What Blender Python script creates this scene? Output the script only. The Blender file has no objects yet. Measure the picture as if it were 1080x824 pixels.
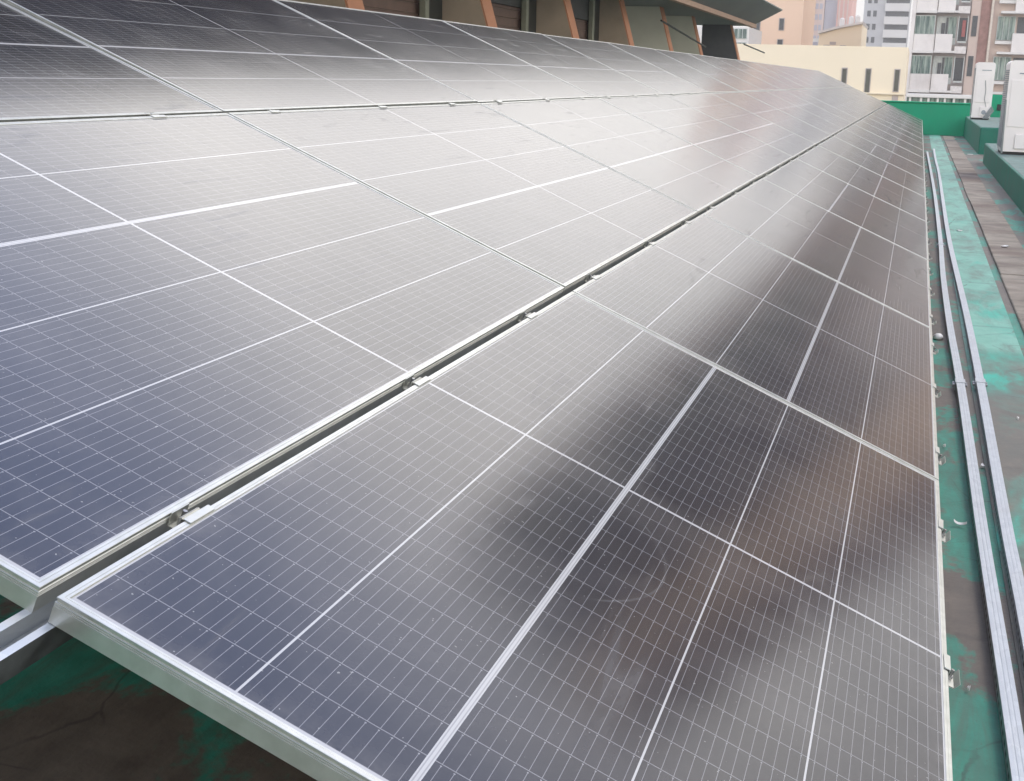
import bpy, bmesh, math, random
from mathutils import Vector, Matrix, Euler
random.seed(7)
PI = math.pi
S = bpy.context.scene
C = S.collection

# ------------------------------------------------------------------ camera
TILT = math.radians(23.0)
LOW = 0.50                                   # height of the array's lower edge above the roof
cam = bpy.data.cameras.new("camera")
camo = bpy.data.objects.new("camera", cam)
C.objects.link(camo)
right = Vector((0.26386579, -0.96415679, 0.02786613))
down = Vector((-0.24677084, -0.09540723, -0.96436591))
fwd = Vector((0.93245858, 0.24758663, -0.26310049))
M = Matrix((right, -down, -fwd)).transposed().to_4x4()
M.translation = Vector((-1.08601689, 0.14610749, 1.50054139))
camo.matrix_world = M
cam.sensor_fit = 'HORIZONTAL'
cam.sensor_width = 36.0
cam.lens = 1317.77 / 1080 * 36.0
cam.shift_x = -(598.105 - 540.0) / 1080
cam.shift_y = (437.739 - 412.0) / 1080
cam.clip_start = 0.05
cam.clip_end = 5000
S.camera = camo

# ------------------------------------------------------------------ sky, sun, exposure
SUN = Vector((0.55, -0.55, 1.15)).normalized()      # towards the sun
el = math.asin(SUN.z)
rot = math.atan2(SUN.x, SUN.y)
W = bpy.data.worlds.new("World")
S.world = W
W.use_nodes = True
nt = W.node_tree
nt.nodes.clear()
sky = nt.nodes.new('ShaderNodeTexSky')
sky.sky_type = 'NISHITA'
sky.sun_disc = False
sky.sun_elevation = el
sky.sun_rotation = rot
sky.air_density = 1.0
sky.dust_density = 5.0
sky.ozone_density = 1.0
hs = nt.nodes.new('ShaderNodeHueSaturation')
hs.inputs['Saturation'].default_value = 0.6
# thin overcast: a pale cloud sheet with slow variation laid over the clear sky
tcw = nt.nodes.new('ShaderNodeTexCoord')
mpw = nt.nodes.new('ShaderNodeMapping')
mpw.inputs['Scale'].default_value = (1.0, 1.0, 2.2)
cl = nt.nodes.new('ShaderNodeTexNoise')
cl.inputs['Scale'].default_value = 2.3
cl.inputs['Detail'].default_value = 5
cl.inputs['Roughness'].default_value = 0.55
cr = nt.nodes.new('ShaderNodeValToRGB')
cr.color_ramp.elements[0].position = 0.32
cr.color_ramp.elements[0].color = (5.7, 5.55, 5.4, 1)
cr.color_ramp.elements[1].position = 0.68
cr.color_ramp.elements[1].color = (8.5, 8.15, 7.75, 1)
mx = nt.nodes.new('ShaderNodeMix'); mx.data_type = 'RGBA'
spw = nt.nodes.new('ShaderNodeSeparateXYZ')
mf = nt.nodes.new('ShaderNodeMapRange'); mf.interpolation_type = 'SMOOTHSTEP'
mf.inputs[1].default_value = 0.35; mf.inputs[2].default_value = 0.85
mf.inputs[3].default_value = 0.93; mf.inputs[4].default_value = 0.7
nt.links.new(tcw.outputs['Generated'], spw.inputs[0])
nt.links.new(spw.outputs[2], mf.inputs[0])
nt.links.new(mf.outputs[0], mx.inputs[0])
nt.links.new(tcw.outputs['Generated'], mpw.inputs[0])
nt.links.new(mpw.outputs[0], cl.inputs['Vector'])
nt.links.new(cl.outputs[0], cr.inputs[0])
bg = nt.nodes.new('ShaderNodeBackground')
bg.inputs['Strength'].default_value = 0.15
wo = nt.nodes.new('ShaderNodeOutputWorld')
nt.links.new(sky.outputs[0], hs.inputs['Color'])
nt.links.new(hs.outputs[0], mx.inputs[6])
# the sheet is brightest ahead, low down, where the veiled sun side is
vd = nt.nodes.new('ShaderNodeVectorMath'); vd.operation = 'DOT_PRODUCT'
vd.inputs[1].default_value = Vector((0.87, 0.25, 0.41)).normalized()
nt.links.new(tcw.outputs['Generated'], vd.inputs[0])
gr = nt.nodes.new('ShaderNodeMapRange'); gr.interpolation_type = 'SMOOTHERSTEP'
gr.inputs[1].default_value = 0.70; gr.inputs[2].default_value = 1.0
gr.inputs[3].default_value = 1.15; gr.inputs[4].default_value = 2.2
nt.links.new(vd.outputs['Value'], gr.inputs[0])
gm = nt.nodes.new('ShaderNodeVectorMath'); gm.operation = 'SCALE'
zr = nt.nodes.new('ShaderNodeMapRange'); zr.interpolation_type = 'SMOOTHSTEP'
zr.inputs[1].default_value = 0.42; zr.inputs[2].default_value = 0.66
zc = nt.nodes.new('ShaderNodeMix'); zc.data_type = 'RGBA'
zc.inputs[7].default_value = (2.0, 2.6, 4.6, 1)
nt.links.new(spw.outputs[2], zr.inputs[0])
nt.links.new(zr.outputs[0], zc.inputs[0])
nt.links.new(cr.outputs[0], zc.inputs[6])
nt.links.new(zc.outputs[2], gm.inputs[0])
# and, as under any overcast, dims towards the horizon
hd = nt.nodes.new('ShaderNodeMapRange'); hd.interpolation_type = 'SMOOTHSTEP'
hd.inputs[1].default_value = 0.06; hd.inputs[2].default_value = 0.44
hd.inputs[3].default_value = 0.50; hd.inputs[4].default_value = 1.0
nt.links.new(spw.outputs[2], hd.inputs[0])
hm = nt.nodes.new('ShaderNodeMath'); hm.operation = 'MULTIPLY'
# added sky brightening behind the camera, lights the faces turned towards it
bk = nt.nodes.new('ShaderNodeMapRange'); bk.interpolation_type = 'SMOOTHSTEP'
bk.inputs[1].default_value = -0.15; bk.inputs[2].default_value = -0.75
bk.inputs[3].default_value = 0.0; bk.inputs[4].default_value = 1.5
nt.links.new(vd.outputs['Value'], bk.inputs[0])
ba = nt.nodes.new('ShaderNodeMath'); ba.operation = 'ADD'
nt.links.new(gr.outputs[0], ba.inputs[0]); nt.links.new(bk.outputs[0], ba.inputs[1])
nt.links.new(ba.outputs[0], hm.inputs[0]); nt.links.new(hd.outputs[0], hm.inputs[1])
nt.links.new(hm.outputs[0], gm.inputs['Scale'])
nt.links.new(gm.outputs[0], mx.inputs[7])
nt.links.new(mx.outputs[2], bg.inputs['Color'])
nt.links.new(bg.outputs[0], wo.inputs['Surface'])

sl = bpy.data.lights.new("sun", 'SUN')
sl.energy = 0.9
sl.angle = math.radians(18)
sl.color = (1.0, 0.93, 0.82)
so = bpy.data.objects.new("sun", sl)
so.rotation_euler = SUN.to_track_quat('Z', 'Y').to_euler()
so.location = (-10, -15, 25)
C.objects.link(so)

S.view_settings.view_transform = 'Standard'
S.view_settings.look = 'None'
S.view_settings.gamma = 1.0
S.view_settings.use_curve_mapping = False
S.view_settings.exposure = 0.52
S.cycles.use_denoising = True
S.cycles.max_bounces = 6

# ------------------------------------------------------------------ helpers: shapes
def at(v):
    return Vector(v)

def add_box(bm, lo, hi, bev=0.0, seg=1):
    x0, y0, z0 = lo
    x1, y1, z1 = hi
    vs = [bm.verts.new(p) for p in ((x0,y0,z0),(x1,y0,z0),(x1,y1,z0),(x0,y1,z0),
                                    (x0,y0,z1),(x1,y0,z1),(x1,y1,z1),(x0,y1,z1))]
    fs = [bm.faces.new([vs[i] for i in f]) for f in
          ((3,2,1,0),(4,5,6,7),(0,1,5,4),(1,2,6,5),(2,3,7,6),(3,0,4,7))]
    if bev > 0:
        es = list({e for f in fs for e in f.edges})
        bmesh.ops.bevel(bm, geom=es, offset=bev, segments=seg, affect='EDGES', profile=0.5)
    return vs

def add_prism(bm, pts, axis, a0, a1):
    """closed polygon pts (2-D) extruded along axis 'x','y' or 'z' from a0 to a1"""
    def mk(p, a):
        if axis == 'x': return (a, p[0], p[1])
        if axis == 'y': return (p[0], a, p[1])
        return (p[0], p[1], a)
    A = [bm.verts.new(mk(p, a0)) for p in pts]
    B = [bm.verts.new(mk(p, a1)) for p in pts]
    n = len(pts)
    bm.faces.new(A[::-1]); bm.faces.new(B)
    for i in range(n):
        j = (i + 1) % n
        bm.faces.new((A[i], A[j], B[j], B[i]))

def add_cyl(bm, p, q, r, n=12, r2=None):
    p, q = Vector(p), Vector(q)
    d = (q - p)
    mat = Matrix.Translation((p + q) / 2) @ d.to_track_quat('Z', 'Y').to_matrix().to_4x4()
    bmesh.ops.create_cone(bm, cap_ends=True, segments=n, radius1=r, radius2=r if r2 is None else r2,
                          depth=d.length, matrix=mat)

def sweep(bm, prof, path, closed_prof=False):
    """profile (side, up) swept along a polyline in plan"""
    rings = []
    n = len(path)
    for i, p in enumerate(path):
        p = Vector(p)
        a = Vector(path[max(i-1, 0)]); b = Vector(path[min(i+1, n-1)])
        t = (b - a).normalized()
        s = Vector((t.y, -t.x, 0)).normalized()
        rings.append([bm.verts.new(p + s*u + Vector((0, 0, w))) for u, w in prof])
    m = len(prof)
    for i in range(n-1):
        for k in range(m if closed_prof else m-1):
            j = (k+1) % m
            bm.faces.new((rings[i][k], rings[i+1][k], rings[i+1][j], rings[i][j]))
    if closed_prof:
        bm.faces.new(rings[0][::-1]); bm.faces.new(rings[-1])

def obj(name, bm, mat, parent=None, smooth=False):
    bmesh.ops.recalc_face_normals(bm, faces=bm.faces)
    me = bpy.data.meshes.new(name)
    bm.to_mesh(me); bm.free()
    for m in (mat if isinstance(mat, (list, tuple)) else [mat]):
        me.materials.append(m)
    if smooth:
        for p in me.polygons: p.use_smooth = True
    o = bpy.data.objects.new(name, me)
    C.objects.link(o)
    o.parent = parent
    return o

def tag(o, label, cat, group=None):
    o['label'] = label; o['category'] = cat
    if group: o['group'] = group
    return o

def thing(name, label, cat, loc=(0,0,0), group=None):
    o = bpy.data.objects.new(name, None)
    o.empty_display_size = 0.2
    C.objects.link(o)
    o.location = loc
    return tag(o, label, cat, group)

def copy_tree(o, parent=None):
    c = o.copy(); C.objects.link(c); c.parent = parent
    for ch in list(o.children):
        copy_tree(ch, c)
    return c

def struct(o):
    o['kind'] = 'structure'
    return o

ORD = ['first','second','third','fourth','fifth','sixth','seventh','eighth','ninth','tenth','eleventh','twelfth',
       'thirteenth','fourteenth','fifteenth','sixteenth','seventeenth','eighteenth','nineteenth','twentieth',
       'twenty-first','twenty-second','twenty-third','twenty-fourth','twenty-fifth','twenty-sixth','twenty-seventh',
       'twenty-eighth','twenty-ninth','thirtieth']

# ------------------------------------------------------------------ helpers: materials
class G:
    """small node-graph writer"""
    def __init__(s, name):
        s.m = bpy.data.materials.new(name); s.m.use_nodes = True
        s.t = s.m.node_tree; s.t.nodes.clear()
        s.out = s.t.nodes.new('ShaderNodeOutputMaterial')
        s.b = s.t.nodes.new('ShaderNodeBsdfPrincipled')
        s.t.links.new(s.b.outputs[0], s.out.inputs[0])
    def n(s, typ, **k):
        nd = s.t.nodes.new(typ)
        for a, v in k.items(): setattr(nd, a, v)
        return nd
    def put(s, sock, v):
        if isinstance(v, bpy.types.NodeSocket): s.t.links.new(v, sock)
        else: sock.default_value = v
    def math(s, op, a, b=None, c=None):
        nd = s.n('ShaderNodeMath', operation=op)
        s.put(nd.inputs[0], a)
        if b is not None: s.put(nd.inputs[1], b)
        if c is not None: s.put(nd.inputs[2], c)
        return nd.outputs[0]
    def mix(s, f, a, b):
        nd = s.n('ShaderNodeMix', data_type='RGBA')
        s.put(nd.inputs[0], f)
        s.put(nd.inputs[6], a if isinstance(a, bpy.types.NodeSocket) else (*a, 1))
        s.put(nd.inputs[7], b if isinstance(b, bpy.types.NodeSocket) else (*b, 1))
        return nd.outputs[2]
    def coord(s, which='Object', scale=(1,1,1), off=(0,0,0)):
        tc = s.n('ShaderNodeTexCoord')
        mp = s.n('ShaderNodeMapping')
        mp.inputs['Scale'].default_value = scale
        mp.inputs['Location'].default_value = off
        s.t.links.new(tc.outputs[which], mp.inputs[0])
        return mp.outputs[0]
    def geo(s, scale=(1,1,1), off=(0,0,0)):
        g = s.n('ShaderNodeNewGeometry')
        mp = s.n('ShaderNodeMapping')
        mp.inputs['Scale'].default_value = scale
        mp.inputs['Location'].default_value = off
        s.t.links.new(g.outputs['Position'], mp.inputs[0])
        return mp.outputs[0]
    def noise(s, vec, scale, detail=4, rough=0.55, dist=0.0):
        nd = s.n('ShaderNodeTexNoise')
        s.t.links.new(vec, nd.inputs['Vector'])
        nd.inputs['Scale'].default_value = scale
        nd.inputs['Detail'].default_value = detail
        nd.inputs['Roughness'].default_value = rough
        nd.inputs['Distortion'].default_value = dist
        return nd.outputs[0]
    def ramp(s, f, a, b):
        nd = s.n('ShaderNodeMapRange')
        s.put(nd.inputs[0], f)
        nd.inputs[1].default_value = a; nd.inputs[2].default_value = b
        return nd.outputs[0]
    def bump(s, h, strength, dist=0.01):
        nd = s.n('ShaderNodeBump')
        nd.inputs['Strength'].default_value = strength
        nd.inputs['Distance'].default_value = dist
        s.put(nd.inputs['Height'], h)
        s.t.links.new(nd.outputs[0], s.b.inputs['Normal'])
    def set(s, col=None, rough=None, metal=None, spec=None):
        if col is not None: s.put(s.b.inputs['Base Color'], col if isinstance(col, bpy.types.NodeSocket) else (*col, 1))
        if rough is not None: s.put(s.b.inputs['Roughness'], rough)
        if metal is not None: s.put(s.b.inputs['Metallic'], metal)
        if spec is not None: s.put(s.b.inputs['Specular IOR Level'], spec)
        return s.m

def plain(name, col, rough=0.6, metal=0.0, var=0.12, scale=6.0, bump=0.0, dirt=None):
    g = G(name)
    v = g.geo()
    n1 = g.noise(v, scale, 5)
    lo = tuple(c*(1-var) for c in col); hi = tuple(min(1, c*(1+var)) for c in col)
    c = g.mix(g.ramp(n1, 0.3, 0.7), lo, hi)
    if dirt:
        n2 = g.noise(v, scale*0.37, 6, 0.65)
        c = g.mix(g.math('MULTIPLY', g.ramp(n2, 0.52, 0.7), 0.6), c, dirt)
    r = g.math('ADD', g.math('MULTIPLY', n1, 0.2), rough-0.1)
    if bump: g.bump(n1, bump)
    return g.set(c, r, metal)

_a = Matrix.Rotation(TILT, 4, 'X') @ Vector((0.803, 0.752, -0.002)) + Vector((0, 0, LOW))
ARC = (_a.x, _a.y, _a.z); ARC_R = 0.2353
# ---- solar glass: thin white lattice of third-cut cells seen through textured glass
def solar_glass():
    g = G('solar_cells')
    tc = g.n('ShaderNodeTexCoord')
    sp = g.n('ShaderNodeSeparateXYZ')
    g.t.links.new(tc.outputs['Object'], sp.inputs[0])
    x, y = sp.outputs[0], sp.outputs[1]
    m = g.math
    ax = m('ABSOLUTE', x)
    ay = m('ABSOLUTE', y)
    PX = (1.0744-0.0035)/15
    fx = m('MODULO', m('ADD', m('SUBTRACT', ax, 0.0035), PX), PX)
    d = m('MINIMUM', fx, m('SUBTRACT', PX, fx))
    celline = m('LESS_THAN', d, 0.0007)
    mid = m('LESS_THAN', ax, 0.0036)
    t = m('ADD', y, 0.5354)
    above = m('GREATER_THAN', t, 0.6421)
    t2 = m('SUBTRACT', t, m('MULTIPLY', above, 0.008))
    fy = m('MODULO', m('ADD', t2, 0.2132), 0.2132)
    gap = m('GREATER_THAN', fy, 0.2102)
    dt = m('ABSOLUTE', m('SUBTRACT', t, 0.6421))
    thick = m('LESS_THAN', dt, 0.0052)
    edge = m('MAXIMUM', m('GREATER_THAN', ax, 1.0744), m('GREATER_THAN', ay, 0.5354))
    white = m('MAXIMUM', m('MAXIMUM', mid, gap), m('MAXIMUM', thick, edge))
    # ribbons in the wide gap
    rib = m('LESS_THAN', m('ABSOLUTE', m('SUBTRACT', dt, 0.0026)), 0.0009)
    PB = 0.2102/12
    fb = m('ABSOLUTE', m('SUBTRACT', m('MODULO', fy, PB), PB/2))
    notend = m('GREATER_THAN', fx, 0.0034)
    bus = m('MULTIPLY', m('LESS_THAN', fb, 0.00036), notend)
    ddot = m('SQRT', m('ADD', m('POWER', fb, 2.0), m('POWER', m('SUBTRACT', fx, 0.0042), 2.0)))
    dot = m('LESS_THAN', ddot, 0.0013)
    bus = m('MAXIMUM', bus, dot)
    oi = g.n('ShaderNodeObjectInfo')
    ctone = g.mix(oi.outputs['Random'], (0.014, 0.0150, 0.022), (0.018, 0.0175, 0.020))
    # per-cell tone
    ix = m('FLOOR', m('DIVIDE', x, PX)); iy = m('FLOOR', m('DIVIDE', t2, 0.2132))
    wn = g.n('ShaderNodeTexWhiteNoise', noise_dimensions='3D')
    cb = g.n('ShaderNodeCombineXYZ')
    g.put(cb.inputs[0], ix); g.put(cb.inputs[1], iy); g.put(cb.inputs[2], m('MULTIPLY', oi.outputs['Random'], 91.0))
    g.t.links.new(cb.outputs[0], wn.inputs['Vector'])
    ctone = g.mix(m('MULTIPLY', wn.outputs[0], 0.35), ctone, (0.024, 0.026, 0.036))
    c = g.mix(bus, ctone, (0.24, 0.24, 0.25))
    c = g.mix(celline, c, (0.22, 0.22, 0.23))
    c = g.mix(white, c, (0.46, 0.46, 0.455))
    c = g.mix(m('MULTIPLY', rib, thick), c, (0.30, 0.30, 0.30))
    # dust film and smears
    wv = g.geo()
    dn = g.noise(wv, 3.2, 6, 0.62, 0.6)
    fine = g.noise(wv, 55.0, 3, 0.6)
    dust = m('MULTIPLY', g.ramp(dn, 0.42, 0.8), m('MULTIPLY_ADD', fine, 0.5, 0.5))
    c = g.mix(m('MULTIPLY', dust, 0.13), c, (0.45, 0.42, 0.38))
    em = m('MINIMUM', m('SUBTRACT', 1.0774, ax), m('SUBTRACT', 0.5384, ay))
    band = m('MULTIPLY', g.ramp(em, 0.045, 0.0), g.ramp(g.noise(wv, 14.0, 5, .65), .40, .75))
    c = g.mix(m('MULTIPLY', band, 0.30), c, (0.30, 0.28, 0.25))
    sm = g.noise(g.geo((1.0, 7.0, 7.0)), 2.2, 5, 0.6, 1.4)
    smear = g.ramp(sm, 0.60, 0.72)
    spk = g.noise(wv, 160.0, 1, 0.5)
    c = g.mix(m('MULTIPLY', g.ramp(spk, 0.77, 0.80), 0.4), c, (0.6, 0.6, 0.56))
    # one wiped arc left in the dust of the nearest lowest panel
    vl = g.n('ShaderNodeVectorMath', operation='DISTANCE')
    g.t.links.new(wv, vl.inputs[0]); vl.inputs[1].default_value = ARC
    ring = g.ramp(m('ABSOLUTE', m('SUBTRACT', vl.outputs['Value'], ARC_R)), 0.004, 0.001)
    sxx = g.n('ShaderNodeSeparateXYZ'); g.t.links.new(wv, sxx.inputs[0])
    ring = m('MULTIPLY', m('MULTIPLY', ring, g.ramp(sxx.outputs[1], ARC[1]-0.08, ARC[1]-0.14)), g.ramp(g.noise(wv, 22.0, 4), .3, .6))
    c = g.mix(m('MULTIPLY', ring, 0.09), c, (0.5, 0.5, 0.48))
    c = g.mix(m('MULTIPLY', smear, 0.035), c, (0.5, 0.48, 0.45))
    r = m('ADD', m('MULTIPLY', smear, 0.07), m('MULTIPLY_ADD', dn, 0.06, 0.125))
    g.b.inputs['IOR'].default_value = 1.6
    return g.set(c, r, 0.0, 0.5)

def alu():
    g = G('anodised_aluminium')
    v = g.coord('Object', (1, 1, 1))
    n1 = g.noise(g.geo(), 30, 4)
    n2 = g.noise(g.geo(), 4, 5, 0.6)
    c = g.mix(g.ramp(n1, .35, .65), (0.50, 0.505, 0.455), (0.59, 0.595, 0.545))
    c = g.mix(g.math('MULTIPLY', g.ramp(n2, .55, .75), .35), c, (0.46, 0.44, 0.40))
    return g.set(c, g.math('MULTIPLY_ADD', n2, 0.12, 0.28), 0.75)

def zinc():
    g = G('galvanised_steel')
    vo = g.n('ShaderNodeTexVoronoi')
    vo.inputs['Scale'].default_value = 55
    g.t.links.new(g.geo((0.5, 1, 1)), vo.inputs['Vector'])
    n2 = g.noise(g.geo(), 2.5, 5, 0.6)
    sp = g.n('ShaderNodeSeparateColor'); g.t.links.new(vo.outputs['Color'], sp.inputs[0])
    c = g.mix(g.math('MULTIPLY', sp.outputs[0], 0.5), (0.48, 0.51, 0.53), (0.62, 0.65, 0.66))
    c = g.mix(g.math('MULTIPLY', g.ramp(n2, .5, .75), .35), c, (0.45, 0.44, 0.42))
    return g.set(c, 0.42, 0.6)

def slotted(base):
    """dark row of punched slots along a channel's flank"""
    g = G('slotted_steel')
    tc = g.n('ShaderNodeNewGeometry')
    sp = g.n('ShaderNodeSeparateXYZ'); g.t.links.new(tc.outputs['Position'], sp.inputs[0])
    m = g.math
    f = m('MODULO', m('ADD', sp.outputs[0], 20.0), 0.05)
    hole = m('MULTIPLY', m('LESS_THAN', f, 0.028), m('LESS_THAN', m('ABSOLUTE', m('SUBTRACT', sp.outputs[2], 0.022)), 0.0065))
    c = g.mix(hole, (0.42, 0.44, 0.46), (0.015, 0.015, 0.015))
    return g.set(c, 0.5, m('SUBTRACT', 0.5, m('MULTIPLY', hole, 0.5)))

# ---- roof: worn green waterproof paint over grey-brown screed
def cracks(g, scale, w):
    """thin irregular crack lines, broken up"""
    wob = g.n('ShaderNodeMix', data_type='VECTOR'); wob.inputs[0].default_value = 0.06
    nz = g.n('ShaderNodeTexNoise'); nz.inputs['Scale'].default_value = 5; nz.inputs['Detail'].default_value = 5
    v = g.geo()
    g.t.links.new(v, nz.inputs['Vector'])
    g.t.links.new(v, wob.inputs[4]); g.t.links.new(nz.outputs['Color'], wob.inputs[5])
    vo = g.n('ShaderNodeTexVoronoi', feature='DISTANCE_TO_EDGE'); vo.inputs['Scale'].default_value = scale
    g.t.links.new(wob.outputs[1], vo.inputs['Vector'])
    line = g.ramp(vo.outputs['Distance'], w, w*0.3)
    return g.math('MULTIPLY', line, g.ramp(g.noise(v, 2.3, 3), .48, .58))
def roof_mat():
    g = G('worn_green_roof')
    v = g.geo()
    big = g.noise(g.geo((0.8, 1.3, 1)), 1.1, 6, 0.62, 0.5)
    mid = g.noise(v, 7, 6, 0.65)
    fine = g.noise(v, 60, 4, 0.6)
    screed = g.mix(g.ramp(mid, .3, .7), (0.085, 0.066, 0.05), (0.18, 0.15, 0.115))
    screed = g.mix(g.math('MULTIPLY', fine, .3), screed, (0.18, 0.16, 0.14))
    green = g.mix(g.ramp(mid, .3, .7), (0.015, 0.19, 0.125), (0.05, 0.30, 0.21))
    sx = g.n('ShaderNodeSeparateXYZ'); g.t.links.new(v, sx.inputs[0])
    big = g.math('ADD', big, g.math('MULTIPLY', g.ramp(sx.outputs[0], 0.3, -0.8), 0.04))
    big = g.math('ADD', big, g.math('MULTIPLY', g.math('SUBTRACT', g.noise(v, 16, 6, .7), .5), 0.16))
    k = g.ramp(big, 0.515, 0.56)
    dirt = g.ramp(g.noise(g.geo((0.5, 3.0, 1)), 3.0, 6, .7, .8), .46, .66)
    edge = g.ramp(g.math('ABSOLUTE', g.math('SUBTRACT', big, 0.54)), 0.035, 0.0)
    c = g.mix(k, screed, green)
    c = g.mix(g.math('MULTIPLY', edge, 0.2), c, (0.02, 0.26, 0.17))
    sp = g.noise(v, 130, 2)
    c = g.mix(g.math('MULTIPLY', g.ramp(sp, .66, .72), .6), c, (0.05, 0.045, 0.04))
    c = g.mix(g.math('MULTIPLY', dirt, .5), c, (0.085, 0.075, 0.06))
    c = g.mix(g.math('MULTIPLY', cracks(g, 2.2, 0.010), .5), c, (0.03, 0.028, 0.024))
    g.bump(g.math('ADD', mid, g.math('MULTIPLY', fine, .4)), 0.35, 0.01)
    return g.set(c, g.math('MULTIPLY_ADD', mid, 0.3, 0.45))

def strip_mat():
    """walkway: pale turquoise paint, bright fresh patches, bare bits towards the near end"""
    g = G('turquoise_walkway_paint')
    v = g.geo()
    sx = g.n('ShaderNodeSeparateXYZ'); g.t.links.new(v, sx.inputs[0])
    big = g.noise(g.geo((0.55, 1.2, 1), (3.1, 0, 0)), 1.7, 6, 0.6, 0.6)
    mid = g.noise(v, 6, 6, 0.65)
    fine = g.noise(v, 50, 4)
    pale = g.mix(g.ramp(mid, .3, .7), (0.11, 0.34, 0.245), (0.22, 0.47, 0.36))
    dull = g.mix(g.ramp(mid, .3, .7), (0.045, 0.22, 0.155), (0.08, 0.30, 0.22))
    pale = g.mix(g.ramp(sx.outputs[0], 6.6, 5.9), pale, dull)
    fresh = g.mix(mid, (0.0, 0.36, 0.24), (0.02, 0.47, 0.34))
    bare = g.mix(g.ramp(mid, .3, .7), (0.085, 0.075, 0.058), (0.18, 0.16, 0.125))
    # worn away mostly nearer than six metres
    near = g.ramp(sx.outputs[0], 6.6, 5.9)
    wear = g.math('MULTIPLY', g.ramp(big, 0.60, 0.46), near)
    fr = g.math('MULTIPLY', g.ramp(big, 0.545, 0.62), g.ramp(sx.outputs[0], 18.0, 4.0))
    lap = g.math('ABSOLUTE', g.math('SUBTRACT', g.math('ADD', sx.outputs[0], g.math('MULTIPLY', mid, 0.25)), 6.45))
    fr = g.math('MAXIMUM', fr, g.ramp(lap, 0.22, 0.05))
    c = g.mix(fr, pale, fresh)
    c = g.mix(wear, c, bare)
    seam = g.math('LESS_THAN', g.math('MODULO', g.math('ADD', g.math('ADD', sx.outputs[0], 40.2), g.math('MULTIPLY', mid, 0.06)), 1.9), 0.035)
    c = g.mix(g.math('MULTIPLY', seam, .55), c, (0.09, 0.2, 0.16))
    g2 = g.noise(g.geo((0.8, 2.5, 1)), 1.3, 6, .7, .4)
    c = g.mix(g.math('MULTIPLY', g.ramp(g2, .46, .64), .65), c, (0.10, 0.11, 0.09))
    c = g.mix(g.math('MULTIPLY', cracks(g, 1.6, 0.012), .7), c, (0.06, 0.08, 0.065))
    g.bump(g.math('ADD', mid, g.math('MULTIPLY', fine, .3)), 0.25, 0.01)
    return g.set(c, g.math('MULTIPLY_ADD', mid, 0.3, 0.4))

def slab_mat():
    """old concrete gutter covers, stained brown"""
    g = G('stained_concrete')
    v = g.geo()
    sx = g.n('ShaderNodeSeparateXYZ'); g.t.links.new(v, sx.inputs[0])
    mid = g.noise(g.geo((1.5, 1.1, 1)), 2.0, 8, 0.7, .5)
    fine = g.noise(v, 45, 4)
    c = g.mix(g.ramp(mid, .32, .68), (0.12, 0.095, 0.068), (0.38, 0.325, 0.245))
    c = g.mix(g.math('MULTIPLY', fine, .4), c, (0.3, 0.26, 0.22))
    lo = g.noise(g.geo((0.9, 0.4, 1)), 1.1, 3)
    c = g.mix(g.math('MULTIPLY', g.ramp(lo, .5, .64), .6), c, (0.12, 0.07, 0.05))
    g.bump(g.math('ADD', mid, fine), 0.4, 0.01)
    return g.set(c, 0.8)

MAT = dict(
    glass=solar_glass(), alu=alu(), zinc=zinc(), slot=slotted(None),
    roof=roof_mat(), strip=strip_mat(), slab=slab_mat(),
    bolt=plain('bolt_steel', (0.30, 0.30, 0.30), 0.35, 0.9),
    parapet=plain('green_parapet_paint', (0.0, 0.34, 0.17), 0.7, var=0.06, scale=1.5, dirt=(0.0, 0.27, 0.14)),
    plinth=plain('green_plinth_paint', (0.0, 0.175, 0.11), 0.6, var=0.2, scale=3.0, bump=0.2, dirt=(0.03, 0.16, 0.115)),
    plinthtop=plain('dusty_green_plinth_top', (0.15, 0.22, 0.19), 0.8, var=0.25, scale=4.0, dirt=(0.2, 0.19, 0.16)),
    acwhite=plain('powder_coated_steel', (0.90, 0.84, 0.79), 0.4, var=0.04, scale=2.0),
    acedge=plain('condenser_fins', (0.30, 0.33, 0.35), 0.5, 0.3),
    black=plain('black_rubber', (0.02, 0.02, 0.02), 0.6),
    pipe=plain('insulated_pipe', (0.25, 0.27, 0.26), 0.7),
    scrap=plain('white_scrap', (0.72, 0.70, 0.66), 0.6),
    fin=plain('buttress_render', (0.44, 0.35, 0.26), 0.8, var=0.14, scale=1.6, dirt=(0.26, 0.23, 0.17)),
    finpale=plain('pale_buttress_render', (0.56, 0.55, 0.45), 0.8, var=0.08, scale=1.2),
    findark=plain('slate_panel', (0.085, 0.09, 0.095), 0.7, var=0.1),
    soffitdark=plain('added_soffit_dark', (0.022, 0.020, 0.022), 0.6, var=0.2),
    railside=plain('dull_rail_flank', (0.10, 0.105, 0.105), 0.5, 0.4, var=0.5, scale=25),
    terracotta=plain('terracotta_paint', (0.60, 0.28, 0.155), 0.75, var=0.1, scale=2.0),
    soffit=plain('soffit_render', (0.27, 0.285, 0.27), 0.8, var=0.08, scale=0.8),
    beam=plain('fascia_beam_paint', (0.62, 0.42, 0.31), 0.8, var=0.06),
    wallgrey=plain('hall_wall_render', (0.33, 0.32, 0.33), 0.85, var=0.1, scale=0.6),
    eave=plain('brown_eave', (0.20, 0.11, 0.075), 0.8),
    darkframe=plain('dark_window_frame', (0.035, 0.04, 0.035), 0.5),
    mullion=plain('olive_mullion', (0.27, 0.28, 0.21), 0.6),
    blind=plain('brown_blind', (0.20, 0.13, 0.10), 0.7),
)

# ------------------------------------------------------------------ ground and roof
bm = bmesh.new()
add_box(bm, (-150, -450, -20.5), (900, 450, -20.0))
ground = struct(obj('ground', bm, plain('street_level', (0.16, 0.155, 0.15), 0.9, var=0.2, scale=0.02)))

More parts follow.
